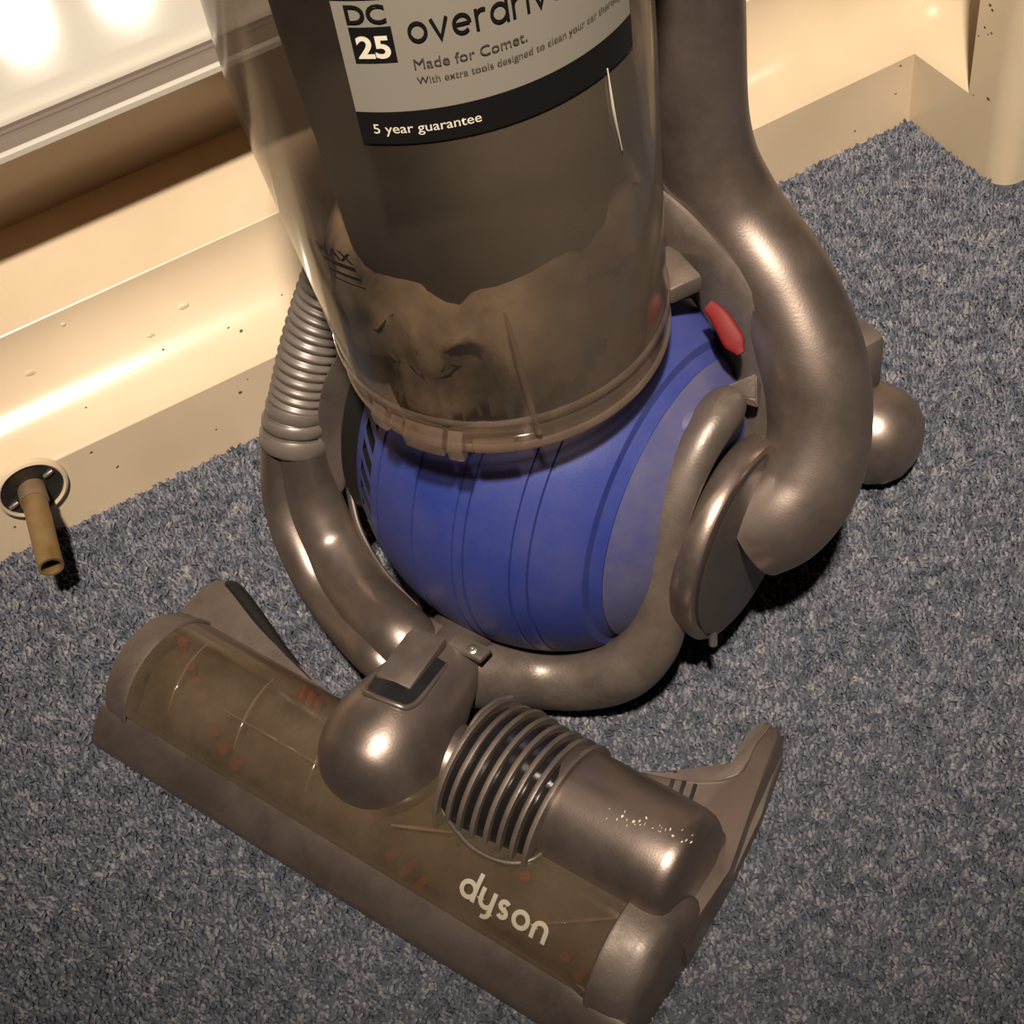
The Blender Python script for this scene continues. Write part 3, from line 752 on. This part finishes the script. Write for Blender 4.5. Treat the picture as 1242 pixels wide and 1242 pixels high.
# clear brush cover and the roller in it
cover = part('brush_cover', tube_x(-.138, .157, .0370, 5, 158, thick=.002), 'cover_clear', vac, label='clear brush cover, grimy with dust')
part('cover_seam', sweep([(-.085, TY + .0374 * math.cos(math.radians(107)), TZ + .0374 * math.sin(math.radians(107))), (.0, TY + .0374 * math.cos(math.radians(107)), TZ + .0374 * math.sin(math.radians(107)))], [.0004, .0007, .0004], n=8, seg=8), 'clear_edge', cover)
for x_ in (-.112, -.066, -.018):
    pts = [(x_ + (k - 5) * .0007, TY + .0372 * math.cos(math.radians(60 + 7 * k)), TZ + .0372 * math.sin(math.radians(60 + 7 * k))) for k in range(11)]
    part('cover_rib', sweep(pts, [.0003, .0007, .0007, .0003], [.0002, .0003, .0003, .0002], seg=8, n=2), 'clear_edge', cover)
for p0, p1 in (((.036, 118), (.066, 100)), ((.128, 122), (.158, 92))):
    pts = [(p0[0] + (p1[0] - p0[0]) * k / 6, TY + .0373 * math.cos(math.radians(p0[1] + (p1[1] - p0[1]) * k / 6)), TZ + .0373 * math.sin(math.radians(p0[1] + (p1[1] - p0[1]) * k / 6))) for k in range(7)]
    part('cover_rib', sweep(pts, [.0005, .0009, .0009, .0005], [.0004] * 4, seg=8, n=2), 'clear_edge', cover)
roller = part('brush_roller', lathe([(0, -.136), (.0255, -.136), (.0262, -.130), (.0262, .150), (.0255, .155), (0, .155)], 'x', (0, TY, TZ), 36), 'brush', vac, label='dirty brush roller under the clear cover')
b = bmesh.new()
for k in range(34):
    for s_ in (0, PI * .66, PI * 1.33):
        x = -.130 + .28 * k / 33; a = s_ + k * .17 + 1.2
        if 0.2 < (a % (2 * PI)) < 2.9 and (k % 2 == 0 or random.random() < .3):
            c = Vector((x, TY + .026 * math.cos(a), TZ + .026 * math.sin(a))); t = Vector((0, math.cos(a), math.sin(a)))
            sweep([c, c + t * .0085], [.0022, .0028], bm=b, seg=7, n=1)
o = part('bristle_tufts', b, 'bristle_red', roller, label='red bristle tufts'); o['kind'] = 'stuff'
# logo
b, wd = stroke_word('dyson', .235, .14); s = .0495 / wd
for v in b.verts: v.co *= s
def on_tube(x, y, e=.0005):
    a = math.radians(137) - y / TR
    return (.0815 + x, TY + (TR + e) * math.cos(a), TZ + (TR + e) * math.sin(a))
part('logo', wrap(b, on_tube, .003), 'logo', cover, smooth=False, label='cream lettering on the clear cover')

# --- motor housing with ribs on the right of the head
HY, HZ, HR = -.1440, .0440, .0320
bm = lathe([(0, .060), (.018, .060), (.026, .066), (.0300, .080), (.0312, .098), (.0320, .1040), (.0320, .1080), (.0318, .1480), (.0314, .1640), (.0304, .1690), (.0280, .1722), (.0240, .1738), (0, .1745)], 'x', (0, HY, HZ), 64)
hous = part('motor_housing', bm, 'graphite', vac, label='scuffed metallic motor housing')
bm = sweep([(.100, HY + .002, .024), (.135, HY + .002, .024), (.168, HY + .002, .024), (.1725, HY + .002, .024)], [.0310, .0310, .031, .028], [.020, .020, .020, .018], sq=4); part('housing_foot', bm, 'graphite', hous)
bm = lathe([(0, .0475), (.026, .048), (.0335, .051), (.0362, .058), (.0370, .066), (.0365, .075), (.0350, .090), (.0335, .104), (0, .104)], 'x', (0, -.1475, .0420), 56); part('motor_core', bm, 'gloss_black', hous, label='glossy black core behind the ribs')
for k in range(8):
    x = .0530 + .0074 * k; t = (x - .049) / .06
    R_ = .0415 - .0055 * (k / 7); r = R_ * min(1, math.sqrt(max(0, 1 - (1 - min(1, t * 2.2 + .22)) ** 2)))
    r = max(r, .0385)
    b = bmesh.new(); seg = 44; V0 = []
    for i in range(seg + 1):
        a = math.radians(-25 + 245 * i / seg)
        row = []
        for rr, xx in ((r - .0085, x - .0012), (r, x - .0012), (r + .0003, x), (r, x + .0012), (r - .0085, x + .0012)):
            row.append(b.verts.new((xx - (0.0), -.1475 + rr * math.cos(a), .0420 + rr * math.sin(a))))
        V0.append(row)
    for A_, B_ in zip(V0, V0[1:]):
        for j in range(4): b.faces.new((A_[j], A_[j + 1], B_[j + 1], B_[j]))
    part('rib', b, 'graphite_dusty', hous)
# rim where the ribs meet the clear cover
b = bmesh.new(); rs_ = random.Random(11)
for k in range(46):
    t = rs_.random(); x = .128 + .044 * t; a = math.radians(100 - 16 * t + rs_.gauss(0, 3.0)); l_ = rs_.uniform(.0003, .0012); w_ = rs_.uniform(.0002, .0006)
    if t < .3 and k % 2: continue
    c = Vector((x, HY + (HR + .0001) * math.cos(a), HZ + (HR + .0001) * math.sin(a))); tx = Vector((rs_.uniform(-.6, .6), -math.sin(a), math.cos(a))).normalized(); nn = Vector((0, math.cos(a), math.sin(a))); ty = nn.cross(tx)
    v_ = [b.verts.new(c + tx * l_ + nn * .00005), b.verts.new(c + ty * w_), b.verts.new(c - tx * l_ * .8), b.verts.new(c - ty * w_ * .7), b.verts.new(c + nn * .00025)]
    for q in range(4): b.faces.new((v_[q], v_[(q + 1) % 4], v_[4]))
sc = part('scuff_marks', b, 'ink_white', hous, label='pale scuffs on the housing'); sc['kind'] = 'stuff'
def tp(x, t): return (x, TY + .0374 * math.cos(math.radians(t)), TZ + .0374 * math.sin(math.radians(t)))
rimp = [(.0520, -.1140, .0630), (.0500, -.1215, .0690), (.0492, -.1275, .0715), (.0480, -.1370, .0727), (.0488, -.1550, .0685), (.0500, -.1690, .0600), tp(.0560, 90), tp(.0660, 97), tp(.0790, 102.5), tp(.0920, 101.5), tp(.1020, 95.5), tp(.1075, 86), tp(.1090, 72), tp(.1085, 60)]
part('cutout_rim', sweep(rimp, [.0012] * 4, n=5, seg=10), 'graphite_dusty', hous)

# --- neck: the rounded dome that joins the head to the yoke
np_ = [(.004, -.0920, .0500), (.005, -.1080, .0520), (.006, -.1230, .0520), (.007, -.1400, .0510), (.008, -.1560, .0500), (.008, -.1700, .0480), (.008, -.1800, .0470), (.008, -.1880, .0460), (.008, -.1940, .0450), (.008, -.1970, .0445), (.008, -.1985, .0442)]
neck = part('neck', sweep(np_, [.0200, .0215, .0245, .0290, .0322, .0325, .0300, .0250, .0180, .0110, .0030], [.0180, .0200, .0240, .0300, .0345, .0350, .0325, .0270, .0190, .0110, .003], seg=48), 'graphite', vac, label='rounded bronze grey dome of the neck joint')
bm = sweep([(.030, -.150, .040), (.045, -.150, .038), (.058, -.150, .038)], [.020, .018, .018], seg=24); part('elbow', bm, 'graphite', neck)
# release tab; a black sheet on the dome paints the shade of its recess
th = math.radians(7)
Rt = Matrix.Rotation(math.radians(7), 3, 'Z') @ Matrix.Rotation(-th, 3, 'X')
tc_ = Vector((.0040, -.1300, .0765))
def tabp(x, y, z): return tc_ + Rt @ Vector((x, y, z))
part('release_tab', box(tabp(-.0012, .0020, -.0002), (.0200, .0360, .0090), Rt, .0012), 'graphite_dusty', neck, label='flat grey release tab')
loop = [(-.0130, .006), (-.0138, -.006), (-.0136, -.018), (-.0115, -.0250), (-.0065, -.0268), (.0075, -.0268), (.0125, -.0250), (.0146, -.018), (.0146, -.004), (.0140, .010)]
def domez(x, y):
    i = min(range(len(np_)), key=lambda k: abs(np_[k][1] - y)); k2 = [.0180, .0200, .0240, .0300, .0345, .0350, .0325, .0270, .0190, .0110, .003]; k1 = [.0200, .0215, .0245, .0290, .0322, .0325, .0300, .0250, .0180, .0110, .0030]
    j = min(max(i + (1 if np_[i][1] > y else -1), 0), len(np_) - 1); t = 0 if i == j else (y - np_[i][1]) / (np_[j][1] - np_[i][1])
    A_ = k1[i] + (k1[j] - k1[i]) * t; B_ = k2[i] + (k2[j] - k2[i]) * t; cz = np_[i][2] + (np_[j][2] - np_[i][2]) * t; cx = np_[i][0]
    return cz + B_ * math.sqrt(max(0, 1 - ((x - cx) / A_) ** 2))
lp = []
for x, y in loop:
    p = tabp(x, y, 0); lp.append((p.x, p.y, domez(p.x, p.y) - .0003))
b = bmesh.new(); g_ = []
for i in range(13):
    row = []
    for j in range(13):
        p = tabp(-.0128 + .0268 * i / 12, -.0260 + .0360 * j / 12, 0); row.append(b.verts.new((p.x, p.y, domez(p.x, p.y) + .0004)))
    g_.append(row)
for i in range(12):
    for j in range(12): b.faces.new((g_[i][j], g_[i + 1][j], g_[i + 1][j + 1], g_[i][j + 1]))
part('recess_shade', b, 'void', neck, label='black sheet painting the shade of the recess round the release tab')
part('recess_rim', sweep(lp, [.0008, .0016, .0018, .0018, .0016, .0008], seg=14, n=5), 'graphite', neck)
# strap plate with two screws
part('strap_plate', box((.0030, -.1040, .0690), (.054, .0100, .0035), Matrix.Rotation(.02, 3, 'Z') @ Matrix.Rotation(-.25, 3, 'X'), .0010), 'graphite_dusty', neck)
for x_ in (-.0195, .0195):
    bm = lathe([(0, 0), (.0030, 0), (.0030, .0009), (.0022, .0015), (.0010, .0015), (.0008, .0006), (0, .0006)], 'z', (x_ + .003, -.1045, .0707), 18); part('screw', bm, 'steel', neck)
